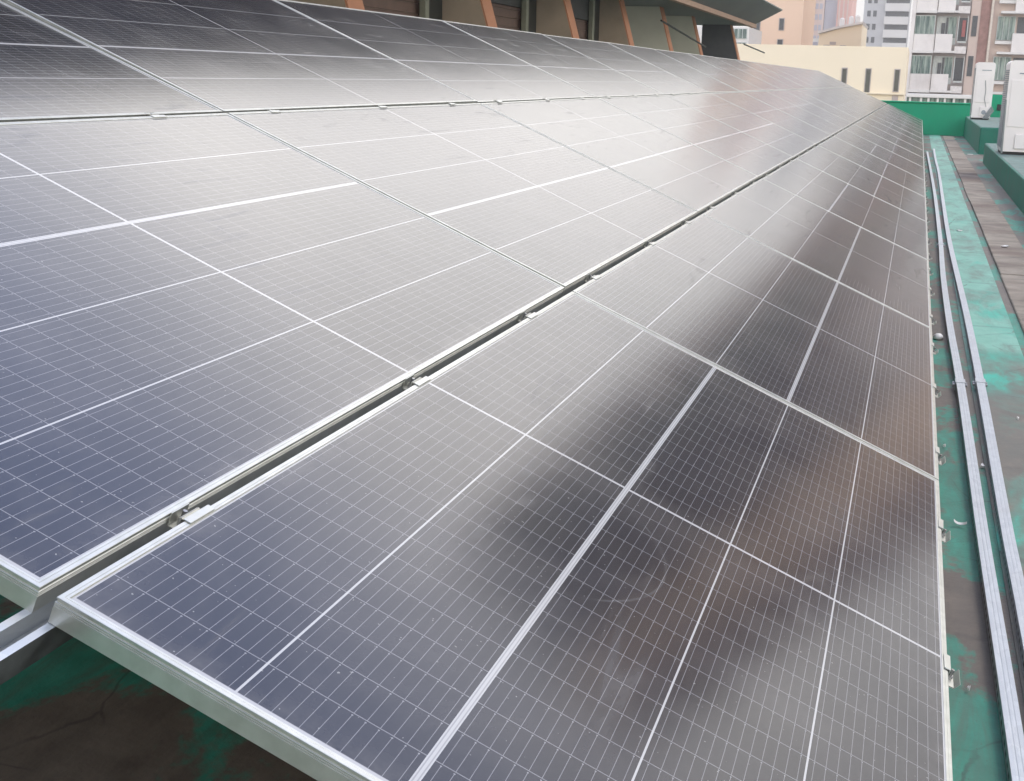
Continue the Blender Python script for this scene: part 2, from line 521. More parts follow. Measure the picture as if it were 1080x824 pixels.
bm = bmesh.new()
add_box(bm, (-14, -4.6, -0.4), (40.0, 16, 0.0))
struct(obj('roof_deck', bm, MAT['roof']))
bm = bmesh.new()
add_box(bm, (-14, -4.6, -20.0), (40.2, 16, -0.402))
tag(obj('roof_building', bm, MAT['finpale']), 'building under the green painted roof that carries the panels', 'building')

bm = bmesh.new()                                   # painted walkway, a sheet 4 mm above the deck, with a ragged near part
add_box(bm, (-6, -0.575, 0.001), (39.97, -0.255, 0.005))
struct(obj('walkway', bm, MAT['strip']))

bm = bmesh.new()                                   # gutter cover slabs, each a hand's breadth out of line
x = -6.0
while x < 38.5:
    L = random.uniform(2.4, 5.2)
    dy = random.uniform(-0.006, 0.006); dz = random.uniform(-0.004, 0.004)
    add_box(bm, (x+0.003, -0.95+dy, -0.05), (min(x+L-0.003, 39.0), -0.635+dy, 0.022+dz), 0.006)
    x += L
struct(obj('gutter_path', bm, MAT['slab']))

# ------------------------------------------------------------------ parapet
bm = bmesh.new()
add_box(bm, (40.0, -1.75, -0.6), (40.2, 16.0, 0.94), 0.012)
t = thing('parapet_wall', 'bright green parapet wall closing the far end of the roof', 'wall', (40.1, 0, 0))
o = obj('wall', bm, MAT['parapet']); o.location = (-40.1, 0, 0); o.parent = t
bm = bmesh.new()
add_box(bm, (39.96, -1.75, 0.942), (40.24, 16.0, 0.985), 0.01)
o = obj('coping', bm, MAT['parapet']); o.location = (-40.1, 0, 0); o.parent = t
t = thing('parapet_wall', 'taller green wall block behind the farther white outdoor unit', 'wall', (40.1, -3, 0))
bm = bmesh.new()
add_box(bm, (40.0, -4.6, -0.6), (40.2, -1.753, 1.26), 0.012)
o = obj('wall', bm, MAT['parapet']); o.location = (-40.1, 3, 0); o.parent = t
bm = bmesh.new()
add_box(bm, (39.96, -2.35, 0.80), (39.998, -2.15, 0.98), 0.01)
o = obj('junction_box', bm, MAT['black']); o.location = (-40.1, 3, 0); o.parent = t
bm = bmesh.new()
add_box(bm, (-14, -4.8, -0.6), (40.2, -4.602, 0.9), 0.012)
tag(obj('parapet_wall', bm, MAT['parapet']), 'low green parapet along the walkway side behind the plinths', 'wall')

# ------------------------------------------------------------------ plinths and outdoor units
def plinth(x0, x1, y0, y1, h, label):
    t = thing('concrete_plinth', label, 'plinth', ((x0+x1)/2, (y0+y1)/2, 0))
    bm = bmesh.new()
    add_box(bm, (x0, y0, -0.02), (x1, y1, h-0.004), 0.02, 2)
    o = obj('base', bm, MAT['plinth']); o.location = -t.location; o.parent = t
    bm = bmesh.new()
    add_box(bm, (x0+0.025, y0+0.025, h-0.02), (x1-0.025, y1-0.025, h), 0.004)
    o = obj('top', bm, MAT['plinthtop']); o.location = -t.location; o.parent = t
plinth(29.5, 39.85, -2.6, -1.265, 0.60, 'taller green plinth by the end wall, under the farther outdoor unit')
plinth(7.0, 26.1, -2.9, -1.22, 0.39, 'long low green plinth under the nearer outdoor unit')

def outdoor_unit(loc, h, wid, length, label, near):
    t = thing('outdoor_unit', label, 'air conditioner', loc)
    # profile in (y,z): rounded upper corners
    r = 0.07
    pts = [(-wid, 0.05), (0, 0.05)]
    for k in range(7):
        a = PI/2*k/6
        pts.append((-r + r*math.cos(a), h - r + r*math.sin(a)))
    for k in range(7):
        a = PI/2 + PI/2*k/6
        pts.append((-wid + r + r*math.cos(a), h - r + r*math.sin(a)))
    bm = bmesh.new(); add_prism(bm, pts, 'x', 0, length)
    obj('casing', bm, MAT['acwhite'], t)
    bm = bmesh.new()
    for k in range(40):
        z = 0.12 + k*(h-0.26)/40
        add_box(bm, (0.06, 0.002, z), (length-0.06, 0.016, z+(h-0.26)/80))
    obj('condenser_grille', bm, MAT['acedge'], t)
    bm = bmesh.new()
    add_box(bm, (0.03, -wid+0.03, 0.0), (length-0.03, -0.02, 0.048))
    obj('base_rail', bm, MAT['black'], t)
    # pressed service panel on the end face
    bm = bmesh.new()
    add_box(bm, (-0.012, -wid+0.04, 0.46), (-0.001, -0.05, h-0.32), 0.004)
    obj('service_panel', bm, MAT['acwhite'], t)
    bm = bmesh.new()
    add_box(bm, (-0.006, -wid+0.09, h-0.22), (-0.001, -0.16, h-0.20))
    obj('grip_slot', bm, MAT['acedge'], t)
    bm = bmesh.new()
    add_box(bm, (-0.03, -wid+0.05, 0.10), (-0.001, -0.20, 0.34), 0.012, 2)
    vm = MAT['black'] if near else MAT['acedge']
    v = obj('valve_cover', bm, MAT['acwhite'], t)
    bm = bmesh.new()
    add_cyl(bm, (-0.045, -wid*0.62, 0.2), (-0.031, -wid*0.62, 0.2), 0.06, 20)
    add_cyl(bm, (-0.045, -wid*0.62-0.09, 0.16), (-0.031, -wid*0.62-0.09, 0.16), 0.04, 16)
    obj('valve', bm, vm, v)
    bm = bmesh.new()
    if near:
        add_cyl(bm, (-0.02, -0.015, 0.02), (-0.01, 0.012, 0.9), 0.018, 10)
    else:
        pts = [(-0.03, -wid*0.55, 1.05), (-0.03, -wid*0.62, 0.8), (-0.035, -wid*0.6, 0.55), (-0.05, -wid*0.72, 0.34)]
        for a, b in zip(pts, pts[1:]): add_cyl(bm, a, b, 0.008, 8)
    obj('cable', bm, MAT['pipe'], t)
    if not near:
        bm = bmesh.new()
        for dy in (0, 0.05, 0.10):
            add_cyl(bm, (-0.09-dy*0.2, -wid*0.62-dy, 0.03), (-0.05, -wid-0.02-dy*0.5, 0.36-dy), 0.022, 10)
        obj('pipes', bm, MAT['pipe'], t)
    return t
outdoor_unit((36.25, -1.29, 0.601), 1.53, 0.50, 1.0, 'slim white outdoor unit on the taller plinth with grey pipes at its foot', False)
outdoor_unit((21.74, -1.27, 0.391), 1.54, 0.72, 1.1, 'wide white outdoor unit cut by the right edge with dark valves low down', True)

# ------------------------------------------------------------------ the solar array
PL, PW, FH = 2.1832, 1.098, 0.035
GU = 0.0100
GAPS = (0.0, 0.0216, 0.0216 + 0.0120)
NP = 17
RA = Matrix.Rotation(TILT, 4, 'X')
def A(u, v, w=0.0):
    """array coordinates (along, up the slope, off the glass) to world"""
    return RA @ Vector((u, v, w)) + Vector((0, 0, LOW))

# frame: one mitred profile run round the rectangle
PROF = [(0.026, -0.0350), (0.0, -0.0350), (0.0, -0.0125), (0.0009, -0.0120), (0.0009, -0.0112), (0.0, -0.0107),
        (0.0, -0.0098), (0.0009, -0.0093), (0.0009, -0.0085), (0.0, -0.0080), (0.0, -0.0068), (0.0016, -0.0060),
        (0.0016, -0.0030), (0.0004, -0.0022), (0.0004, -0.0005), (0.0009, 0.0), (0.0060, 0.0), (0.0063, -0.0005),
        (0.0068, -0.0005), (0.0071, 0.0), (0.0100, 0.0), (0.0106, -0.0006), (0.0106, -0.0030), (0.0106, -0.0080), (0.0016, -0.0080), (0.0016, -0.0335), (0.026, -0.0335)]
def frame_mesh():
    bm = bmesh.new()
    hx, hy = PL/2, PW/2
    loops = []
    for d, z in PROF:
        loops.append([bm.verts.new((sx*(hx-d), sy*(hy-d), z)) for sx, sy in ((-1,-1),(1,-1),(1,1),(-1,1))])
    n = len(PROF)
    for i in range(n):
        j = (i+1) % n
        for k in range(4):
            l = (k+1) % 4
            bm.faces.new((loops[i][k], loops[i][l], loops[j][l], loops[j][k]))
    return bm
def glass_mesh():
    bm = bmesh.new()
    add_box(bm, (-PL/2+0.0103, -PW/2+0.0103, -0.0070), (PL/2-0.0103, PW/2-0.0103, -0.0020))
    return bm

ROWS = ['lowest', 'middle', 'highest']
proto = None
for r in range(3):
    for i in range(NP):
        if proto is None:
            t = thing('solar_panel', '', 'solar panel', (0,0,0), 'solar panels of the tilted array')
            obj('frame', frame_mesh(), MAT['alu'], t)
            obj('glass', glass_mesh(), MAT['glass'], t)
            proto = t
        else:
            t = copy_tree(proto)
        u = i*(PL+GU) + PL/2 - 0.0036*min(i, 1)
        v = r*PW + GAPS[r] + PW/2
        t.location = A(u, v, 0)
        j = 0.0030 if i > 0 else 0.0006
        t.rotation_euler = (TILT + random.uniform(-j, j), random.uniform(-j, j)*0.7, 0)
        if (r, i) == (2, 0): t.rotation_euler = (TILT - 0.014, 0.0, 0); t.location = A(u, v + 0.0, -0.0077)
        flip = {(0,0):False,(0,1):True,(0,2):True,(1,0):False,(1,1):True,(2,0):True,(2,1):True}.get((r,i), random.random() < 0.6)
        for ch in t.children:
            if ch.name.startswith('glass'): ch.rotation_euler = (0, 0, PI if flip else 0)
        where = {0: 'along the walkway', 1: 'between the two seams', 2: 'under the buttresses'}[r]
        if i == 0:
            t['label'] = ['nearest dark blue solar panel of the lowest row, corner cut by the bottom edge',
                          'nearest solar panel of the middle row, cut by the left edge',
                          'nearest solar panel of the highest row, dark brown reflection, top left corner'][r]
        elif i == NP-1:
            t['label'] = f'farthest pale solar panel at the end of the {ROWS[r]} row {where}'
        else:
            t['label'] = f'{ORD[i]} solar panel from the near end of the {ROWS[r]} row {where}'

# rack: rails under the long edges, rafters and posts under them, all bolted together
rack = thing('mounting_rack', 'galvanised steel rack of rails and posts under the tilted solar panels', 'rack', (0, 0, 0))
CH = [(-0.0205, 0.041), (-0.0205, 0.0), (0.0205, 0.0), (0.0205, 0.041), (0.0110, 0.041), (0.0110, 0.034), (0.0130, 0.034),
      (0.0130, 0.0385), (0.0182, 0.0385), (0.0182, 0.0023), (-0.0182, 0.0023), (-0.0182, 0.0385), (-0.0130, 0.0385), (-0.0130, 0.034), (-0.0110, 0.034), (-0.0110, 0.041)]
VS = [0.018, PW+0.0108, 2*PW+0.0276, 3*PW+0.015]
for v in VS:
    bm = bmesh.new()
    w0 = -FH-0.0415
    pr = [(v + a, w0 + b) for a, b in CH]
    add_prism(bm, pr, 'x', -0.42 if v > 0.1 else 0.03, NP*(PL+GU)-0.05)
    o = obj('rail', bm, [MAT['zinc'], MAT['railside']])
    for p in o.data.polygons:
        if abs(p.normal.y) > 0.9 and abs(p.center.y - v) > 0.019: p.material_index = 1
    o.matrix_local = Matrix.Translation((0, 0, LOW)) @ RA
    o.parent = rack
for k in range(13):
    u = 2.6 + k*2.85
    bm = bmesh.new()
    w1 = -FH-0.0425
    add_prism(bm, [(u-0.02, w1-0.041), (u+0.02, w1-0.041), (u+0.02, w1), (u-0.02, w1)], 'y', 0.03, 3*PW)
    o = obj('rafter', bm, MAT['zinc'])
    o.matrix_local = Matrix.Translation((0, 0, LOW)) @ RA
    o.parent = rack
    for v in (0.25, 1.75, 3.05):
        p = A(u, v, w1-0.03)
        bm = bmesh.new()
        add_box(bm, (p.x-0.062, p.y-0.0205, 0.012), (p.x-0.0215, p.y+0.0205, p.z+0.03))
        add_box(bm, (p.x-0.10, p.y-0.06, 0.0), (p.x+0.02, p.y+0.06, 0.011))
        obj('post', bm, MAT['zinc'], rack)

# clamps
def seam_clamp():
    t = thing('panel_clamp', '', 'clamp')
    # origin: middle of the seam gap, on the glass plane; x along the seam, y up the slope; plate lies on the lower frame
    bm = bmesh.new()
    add_box(bm, (-0.030, -0.0205, 0.0006), (0.030, -0.0085, 0.0024), 0.0006)
    add_prism(bm, [(-0.0085, 0.0006), (-0.0060, 0.0024), (-0.0030, 0.0010), (-0.0030, -0.0180), (0.0075, -0.0180), (0.0085, -0.0165), (0.0085, 0.0010),
                   (0.0098, 0.0010), (0.0098, -0.0200), (-0.0060, -0.0200), (-0.0060, 0.0004)], 'x', -0.030, 0.012)
    obj('bracket', bm, MAT['alu'], t)
    bm = bmesh.new()
    add_cyl(bm, (-0.008, 0.002, -0.0178), (-0.008, 0.002, -0.0120), 0.0055, 6)
    add_cyl(bm, (-0.008, 0.002, -0.0120), (-0.008, 0.002, 0.0005), 0.0032, 10)
    obj('bolt', bm, MAT['bolt'], t)
    return t
def edge_clamp():
    t = thing('panel_clamp', '', 'clamp')
    bm = bmesh.new()
    add_box(bm, (-0.030, -0.0020, 0.0008), (0.030, 0.0080, 0.0032), 0.0008)
    add_box(bm, (-0.030, -0.0042, -0.0260), (0.030, -0.0018, 0.0032), 0.0008)
    add_prism(bm, [(-0.0030, -0.0258), (-0.0030, -0.0282), (-0.0250, -0.0262), (-0.0310, -0.0130), (-0.0292, -0.0122), (-0.0238, -0.0240)], 'x', -0.030, 0.030)
    obj('bracket', bm, MAT['alu'], t)
    bm = bmesh.new()
    add_cyl(bm, (0.0, -0.0140, -0.0256), (0.0, -0.0140, -0.0180), 0.0068, 6)
    add_cyl(bm, (0.0, -0.0140, -0.0180), (0.0, -0.0140, -0.0060), 0.0038, 10)
    obj('bolt', bm, MAT['bolt'], t)
    return t
OFF = (0.27, 1.075, 1.82)
protos = {}
for line, v, nm in ((0, 0.0, 'walkway edge of the lowest row'), (1, PW+0.0108, 'seam above the lowest row'), (2, 2*PW+0.0216+0.0100, 'seam below the highest row')):
    n = 0
    for i in range(9):
        for a in OFF:
            kind = 'edge' if line == 0 else 'seam'
            if kind not in protos:
                protos[kind] = t = edge_clamp() if kind == 'edge' else seam_clamp()
            else:
                t = copy_tree(protos[kind])
            t.location = A(i*(PL+GU)+a + random.uniform(-.02, .02), v, 0.0)
            t.rotation_euler = (TILT, 0, random.uniform(-.015, .015))
            t['label'] = (f'{ORD[n]} metal panel clamp from the near end on the {nm}')
            t['group'] = 'panel clamps on the ' + nm
            n += 1

# ------------------------------------------------------------------ loose channels lying on the walkway
RP = [(-0.0205, 0.0), (-0.0205, 0.0405), (-0.0195, 0.0412), (-0.0085, 0.0412), (-0.0075, 0.0407), (-0.0045, 0.0407), (-0.0035, 0.0412), (0.0035, 0.0412), (0.0045, 0.0407),
      (0.0075, 0.0407), (0.0085, 0.0412), (0.0195, 0.0412), (0.0205, 0.0405), (0.0205, 0.0)]
def channel(path, label, clips, ends):
    z0 = 0.0055
    t = thing('steel_channel', label, 'steel channel', (path[0][0], path[0][1], z0))
    # smooth the path
    P = [Vector((x, y, z0)) for x, y in path]
    out = []
    for i in range(len(P)-1):
        p0 = P[max(i-1,0)]; p1 = P[i]; p2 = P[i+1]; p3 = P[min(i+2, len(P)-1)]
        for k in range(8):
            s = k/8
            h = p2.x - p1.x
            m1 = (p2.y-p0.y)/(p2.x-p0.x); m2 = (p3.y-p1.y)/(p3.x-p1.x)
            y = ((2*s**3-3*s*s+1)*p1.y + (s**3-2*s*s+s)*h*m1 + (3*s*s-2*s**3)*p2.y + (s**3-s*s)*h*m2)
            q = Vector((p1.x + h*s, y, z0))
            out.append(q)
    out.append(P[-1])
    base = Vector((path[0][0], path[0][1], z0))
    out = [q - base for q in out]
    bm = bmesh.new()
    sweep(bm, RP, out)
    me = obj('channel', bm, [MAT['zinc'], MAT['slot']], t)
    for p in me.data.polygons:
        if abs(p.normal.z) < 0.3 and abs(p.center.z-0.02) < 0.005:
            p.material_index = 1
    for cx in clips:
        q = min(out, key=lambda w: abs(w.x + base.x - cx))
        bm = bmesh.new()
        add_box(bm, (q.x-0.04, q.y-0.023, 0.0415), (q.x+0.04, q.y+0.023, 0.0445))
        for s in (-1, 1):
            add_box(bm, (q.x-0.04, q.y+s*0.0235-0.0015, 0.0), (q.x+0.04, q.y+s*0.0235+0.0015, 0.0445))
        c = obj('splice_clip', bm, MAT['zinc'], t)
        for dx in (-0.02, 0.02):
            for s in (-1, 1):
                bm = bmesh.new()
                add_cyl(bm, (q.x+dx, q.y+s*0.0255, 0.024), (q.x+dx, q.y+s*0.036, 0.024), 0.008, 6)
                obj('bolt', bm, MAT['bolt'], c)
    return t
channel([(-3.0, -0.205), (1.5, -0.21), (3.15, -0.20), (5.2, -0.194), (7.0, -0.176), (9.2, -0.170), (11.6, -0.184), (17.9, -0.185), (28.7, -0.14)],
        'longer bent steel channel lying next to the panel edge', (5.45, 11.2), None)
channel([(-3.0, -0.285), (2.5, -0.285), (3.15, -0.283), (5.2, -0.292), (7.4, -0.292), (11.9, -0.268), (21.7, -0.30), (25.8, -0.29), (30.2, -0.30)],
        'straight steel channel lying on the turquoise walkway side', (5.5,), None)

# ------------------------------------------------------------------ scraps
def scrap(name, x, y, size, label, kind):
    bm = bmesh.new()
    if kind == 'cap':
        pts = [(0.0, 0.030), (0.02, 0.028), (0.034, 0.018), (0.038, 0.0), (0.034, 0.0), (0.03, 0.014), (0.0, 0.025)]
        m = 20
        rings = []
        for k in range(m):
            a = 2*PI*k/m
            rings.append([bm.verts.new((p[0]*math.cos(a), p[0]*math.sin(a), p[1])) if p[0] > 0 else None for p in pts])
        top = bm.verts.new((0, 0, pts[0][1])); bot = bm.verts.new((0, 0, pts[-1][1]))
        for k in range(m):
            l = (k+1) % m
            bm.faces.new((top, rings[k][1], rings[l][1]))
            for q in range(1, 5): bm.faces.new((rings[k][q], rings[k][q+1], rings[l][q+1], rings[l][q]))
            bm.faces.new((rings[k][5], bot, rings[l][5]))
        bmesh.ops.scale(bm, vec=(size, size*0.8, size), verts=bm.verts)
    elif kind == 'curl':
        prev = None
        for k in range(9):
            s = k/8
            xx = 0.07*(s-0.5); zz = 0.004 + 0.10*(s-0.5)**2*0.5
            yy = 0.01*math.sin(s*4)
            cur = [bm.verts.new((xx*0.3+yy, xx*size*1.0, zz+h)) for yy, h in ((-0.007+yy, 0.0), (0.007+yy, 0.003), (0.007+yy, 0.0045), (-0.007+yy, 0.0015))]
            if prev:
                for a in range(4):
                    b = (a+1) % 4
                    bm.faces.new((prev[a], prev[b], cur[b], cur[a]))
            else: bm.faces.new(cur)
            prev = cur
        bm.faces.new(prev[::-1])
    else:
        vs = []
        m = 7
        top = [bm.verts.new((0.5*size*math.cos(2*PI*k/m)*random.uniform(.6, 1.1), 0.35*size*math.sin(2*PI*k/m)*random.uniform(.6, 1.1), 0.006+random.uniform(0, .008))) for k in range(m)]
        bot = [bm.verts.new((v.co.x*0.9, v.co.y*0.9, 0.001)) for v in top]
        bm.faces.new(top); bm.faces.new(bot[::-1])
        for k in range(m):
            l = (k+1) % m
            bm.faces.new((top[k], bot[k], bot[l], top[l]))
    o = obj(name, bm, MAT['scrap'], None, kind == 'cap')
    o.location = (x, y, 0.0055)
    return tag(o, label, 'scrap')
scrap('plastic_cap', 6.75, -0.105, 1.0, 'white domed plastic cap beside the panel edge', 'cap')
scrap('foil_strip', 3.28, -0.135, 0.62, 'curled pale strip on green paint between panel and channel', 'curl')
scrap('paper_scrap', 4.05, -0.245, 0.035, 'small white scrap stuck between the two steel channels', 'flat')
scrap('paper_scrap', 12.9, -0.40, 0.10, 'larger pale scrap on the turquoise walkway beside the channels', 'flat')
scrap('paper_scrap', 11.5, -0.77, 0.10, 'white scrap on the brown gutter slabs', 'flat').location.z = 0.03
scrap('paper_scrap', 29.0, -1.08, 0.22, 'white lump on the gutter beside the plinth end', 'flat').location.z = 0.002
scrap('paper_scrap', 37.5, -0.92, 0.2, 'white lump in front of the end wall', 'flat')
scrap('paper_scrap', 4.3, -0.10, 0.02, 'tiny white chip near the panel edge clamps', 'flat')
scrap('paper_scrap', 4.9, -0.44, 0.02, 'tiny white chip on worn paint right of the channels', 'flat')
scrap('paper_scrap', 2.0, -0.12, 0.012, 'tiny white speck on green paint near the lowest clamp', 'flat')

# ------------------------------------------------------------------ the hall beside the array: buttresses, canopy, upper wall
hall = thing('hall_building', 'hall with sloped terracotta edged buttresses and a flared grey canopy', 'building', (14, 6, 0))
def hpart(name, bm, mat, parent=None):
    o = obj(name, bm, mat)
    o.parent = parent or hall
    o.location = -hall.location if parent is None else (0, 0, 0)
    return o
SOF = 2.925
FINS = [6.44, 10.44, 14.44, 18.46, 22.45, 26.37, 30.30, 35.00]
for k, x in enumerate(FINS):
    mat = MAT['fin'] if x < 23 else (MAT['finpale'] if x < 33 else MAT['findark'])
    back = 5.95 if x < 23 else (6.55 if x < 33 else 6.10)
    bm = bmesh.new()
    yo = lambda z: (5.40 if x < 33 else 5.14) + 0.29*(z-2.25)
    add_prism(bm, [(yo(0.0), 0.0), (back, 0.0), (back, SOF-0.003), (yo(SOF), SOF-0.003)], 'x', x-0.36, x)
    f = hpart('buttress', bm, mat)
    bm = bmesh.new()
    add_prism(bm, [(yo(0.0)-0.025, 0.0), (yo(0.0)-0.002, 0.0), (yo(SOF)-0.002, SOF-0.003), (yo(SOF)-0.025, SOF-0.003)], 'x', x-0.355, x+0.005)
    hpart('buttress_edge', bm, MAT['terracotta'], f)
# lower wall with windows between the near buttresses
bm = bmesh.new(); add_box(bm, (-10, 6.0, 0), (22.6, 6.3, SOF-0.003)); hpart('lower_wall', bm, MAT['fin'])
prev = [2.44] + FINS[:4]
for x0, x1 in zip(prev, FINS[:5]):
    a, b = x0 + 0.03, x1 - 0.39
    bm = bmesh.new()
    for (p, q) in (((a, 5.93, 0.6), (a+0.35, 5.998, SOF-0.01)), ((b-0.55, 5.90, 0.6), (b, 5.998, SOF-0.01)), ((a+0.351, 5.93, SOF-0.5), (b-0.551, 5.998, SOF-0.01)), ((a+0.351, 5.93, 0.6), (b-0.551, 5.998, 0.8))):
        add_box(bm, p, q)
    w = hpart('window', bm, MAT['darkframe'])
    bm = bmesh.new()
    for q in range(14):
        z = 0.82 + q*0.12
        add_box(bm, (a+0.36, 5.975+0.004*(q % 2), z), (b-0.56, 5.995, z+0.112))
    hpart('blind', bm, MAT['blind'], w)
    for m0, m1 in ((a+0.36, a+0.52), (a+0.62, a+0.78), (b-0.70, b-0.58)):
        bm = bmesh.new()
        add_box(bm, (m0, 5.84, 0.6), (m1, 5.925, SOF-0.02), 0.01)
        hpart('mullion', bm, MAT['mullion'], w)
# back wall of the open far bays
bm = bmesh.new(); add_box(bm, (22.603, 6.9, 0), (35.2, 7.1, 1.25)); hpart('low_wall', bm, MAT['finpale'])
# canopy: flat soffit, flaring up to a thin edge
bm = bmesh.new()
add_prism(bm, [(4.82, SOF), (9.0, SOF), (9.0, SOF+0.6), (5.4, SOF+0.6), (4.007, SOF+0.455), (4.007, SOF+0.4275)], 'x', -10, 35.3)
cano = hpart('canopy', bm, MAT['soffit'])
# added dark sheets under the unseen near soffit, darkening its reflection in the glass
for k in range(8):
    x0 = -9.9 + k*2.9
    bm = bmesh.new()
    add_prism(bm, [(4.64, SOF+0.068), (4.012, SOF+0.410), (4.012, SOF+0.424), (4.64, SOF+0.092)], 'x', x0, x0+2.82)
    hpart('soffit_darkener', bm, MAT['soffitdark'], cano)
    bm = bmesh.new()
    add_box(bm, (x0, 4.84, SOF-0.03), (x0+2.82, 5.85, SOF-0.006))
    hpart('soffit_darkener', bm, MAT['soffitdark'], cano)
bm = bmesh.new()
add_box(bm, (-10, 4.69, SOF-0.05), (35.27, 4.80, SOF+0.05)); hpart('canopy_beam', bm, MAT['beam'])
bm = bmesh.new()
add_cyl(bm, (24.3, 5.2, 2.57), (29.9, 5.2, 2.22), 0.02, 8)
hpart('stay_rod', bm, MAT['darkframe'])
bm = bmesh.new()
add_cyl(bm, (34.5, 4.9, 2.42), (37.6, 4.7, 2.27), 0.02, 8)
hpart('stay_rod', bm, MAT['darkframe'])
# upper storey set back above the canopy
bm = bmesh.new(); add_box(bm, (-10, 5.75, SOF+0.603), (35.0, 12, 4.1)); hpart('upper_wall', bm, MAT['wallgrey'])
bm = bmesh.new(); add_box(bm, (-10, 5.6, 4.103), (35.2, 12.2, 4.3)); hpart('roof', bm, MAT['eave'])

# ------------------------------------------------------------------ buildings beyond the roof
def pl(name, col, **k): return plain(name, col, k.pop('rough', 0.85), **k)
BM = dict(
    cream=pl('cream_render', (0.92, 0.81, 0.61), var=0.04, scale=0.15),
    slotglass=pl('slot_glass', (0.10, 0.10, 0.08), rough=0.3),
    ledge=pl('white_ledge', (0.78, 0.76, 0.72), var=0.03),
    orange=pl('apricot_render', (0.84, 0.62, 0.46), var=0.05, scale=0.1),
    pink=pl('pink_cladding', (0.80, 0.46, 0.38), var=0.05, scale=0.05),
    pinkgrey=pl('rose_grey_cladding', (0.74, 0.58, 0.50), var=0.05, scale=0.05),
    bluegrey=pl('blue_grey_glazing', (0.46, 0.46, 0.52), rough=0.4),
    grey=pl('grey_render', (0.58, 0.58, 0.58), var=0.04, scale=0.1),
    paleband=pl('pale_balcony_render', (0.78, 0.76, 0.72), var=0.04, scale=0.2),
    dark=pl('shaded_window', (0.07, 0.075, 0.08), rough=0.3),
    white=pl('white_tile_render', (0.84, 0.80, 0.76), var=0.04, scale=0.6, dirt=(0.55, 0.5, 0.46)),
    mauve=pl('mauve_render', (0.50, 0.44, 0.41), var=0.06, scale=0.5),
    olive=pl('olive_grey_render', (0.22, 0.205, 0.175), var=0.1, scale=0.3),
    peach=pl('peach_render', (0.82, 0.55, 0.34), var=0.06, scale=0.3),
    salmon=pl('salmon_render', (0.64, 0.52, 0.45), var=0.05, scale=0.5),
    brick=pl('red_brown_brick', (0.34, 0.20, 0.17), var=0.22, scale=2.5),
    pipe=pl('cream_downpipe', (0.70, 0.62, 0.52), rough=0.5),
    winframe=pl('pale_window_frame', (0.55, 0.58, 0.55), rough=0.5),
    red=pl('red_cloth', (0.38, 0.13, 0.12)),
    ac=pl('white_ac_box', (0.76, 0.72, 0.68)),
)
def green_glass():
    g = G('green_window_glass')
    v = g.geo((1, 3.2, 0.35))
    n1 = g.noise(v, 1.6, 4, .6)
    c = g.mix(g.ramp(n1, .38, .62), (0.05, 0.10, 0.09), (0.34, 0.42, 0.36))
    return g.set(c, 0.2)
BM['green'] = green_glass()

def bpart(root, name, bm, mat, parent=None):
    o = obj(name, bm, mat)
    o.parent = parent or root
    if parent is None: o.location = -root.location
    return o
def boxpart(root, name, lo, hi, mat, parent=None, bev=0.0):
    bm = bmesh.new(); add_box(bm, lo, hi, bev); return bpart(root, name, bm, mat, parent)

# cream annex with slot windows
b = thing('annex_building', 'low cream building with three narrow slot windows beyond the green parapet', 'building', (74, 5, -20))
bm = bmesh.new(); add_box(bm, (70, 0.95, -20), (78, 13, 3.3)); bpart(b, 'wall', bm, BM['cream'])
boxpart(b, 'roof', (70.02, 0.97, 3.302), (77.9, 12.9, 3.36), BM['cream'])
for y, z0 in ((4.15, 0.95), (2.9, 0.95), (1.4, 1.05)):
    w = boxpart(b, 'window', (69.96, y-0.16, z0), (69.998, y+0.16, 2.25), BM['mauve'])
    bm = bmesh.new(); add_box(bm, (69.94, y-0.11, z0+0.05), (69.957, y+0.11, 2.2)); add_box(bm, (69.93, y-0.11, z0+0.5), (69.939, y+0.11, z0+0.56)); bpart(b, 'pane', bm, BM['slotglass'], w)
boxpart(b, 'ledge', (69.8, 0.955, 0.93), (69.998, 5.5, 1.0), BM['cream'])
w = boxpart(b, 'window', (69.96, 1.24, 0.2), (69.998, 1.56, 0.88), BM['mauve'])

# terrace in front of the apartment block
b = thing('terrace_railing', 'white ledge on grey posts running behind the green parapet', 'railing', (60, -1.5, -20))
boxpart(b, 'ledge', (59.8, -8, 0.92), (60.2, 0.72, 1.09), BM['ledge'], None, 0.02)
bm = bmesh.new()
y = 0.55; k = 0
while y > -8:
    add_box(bm, (59.9, y-0.05, -0.6), (60.0, y+0.05, 0.919)); y -= random.uniform(.28, .5)
bpart(b, 'baluster', bm, BM['paleband'])
boxpart(b, 'screen', (60.06, -8, -0.6), (60.10, 0.7, 0.919), BM['green'])
boxpart(b, 'base', (59.7, -8, -20), (60.4, 0.72, -0.602), BM['paleband'])

# apricot block
b = thing('apricot_building', 'tall apricot building with few small dark windows behind the canopy tip', 'building', (115, 13, -20))
boxpart(b, 'wall', (110, 10.2, -20), (122, 14.6, 14), BM['orange'])
for y0, y1, z0, z1 in ((13.75, 14.25, 5.2, 6.5), (11.75, 12.1, 5.6, 6.5), (11.75, 12.15, 4.4, 4.8), (13.8, 14.2, 4.4, 4.8), (13.6, 14.0, 8.6, 9.8), (11.7, 12.1, 8.9, 9.9)):
    w = boxpart(b, 'window', (109.93, y0-.06, z0-.06), (109.998, y1+.06, z1+.06), BM['mauve'])
    boxpart(b, 'pane', (109.90, y0, z0), (109.927, y1, z1), BM['dark'], w)
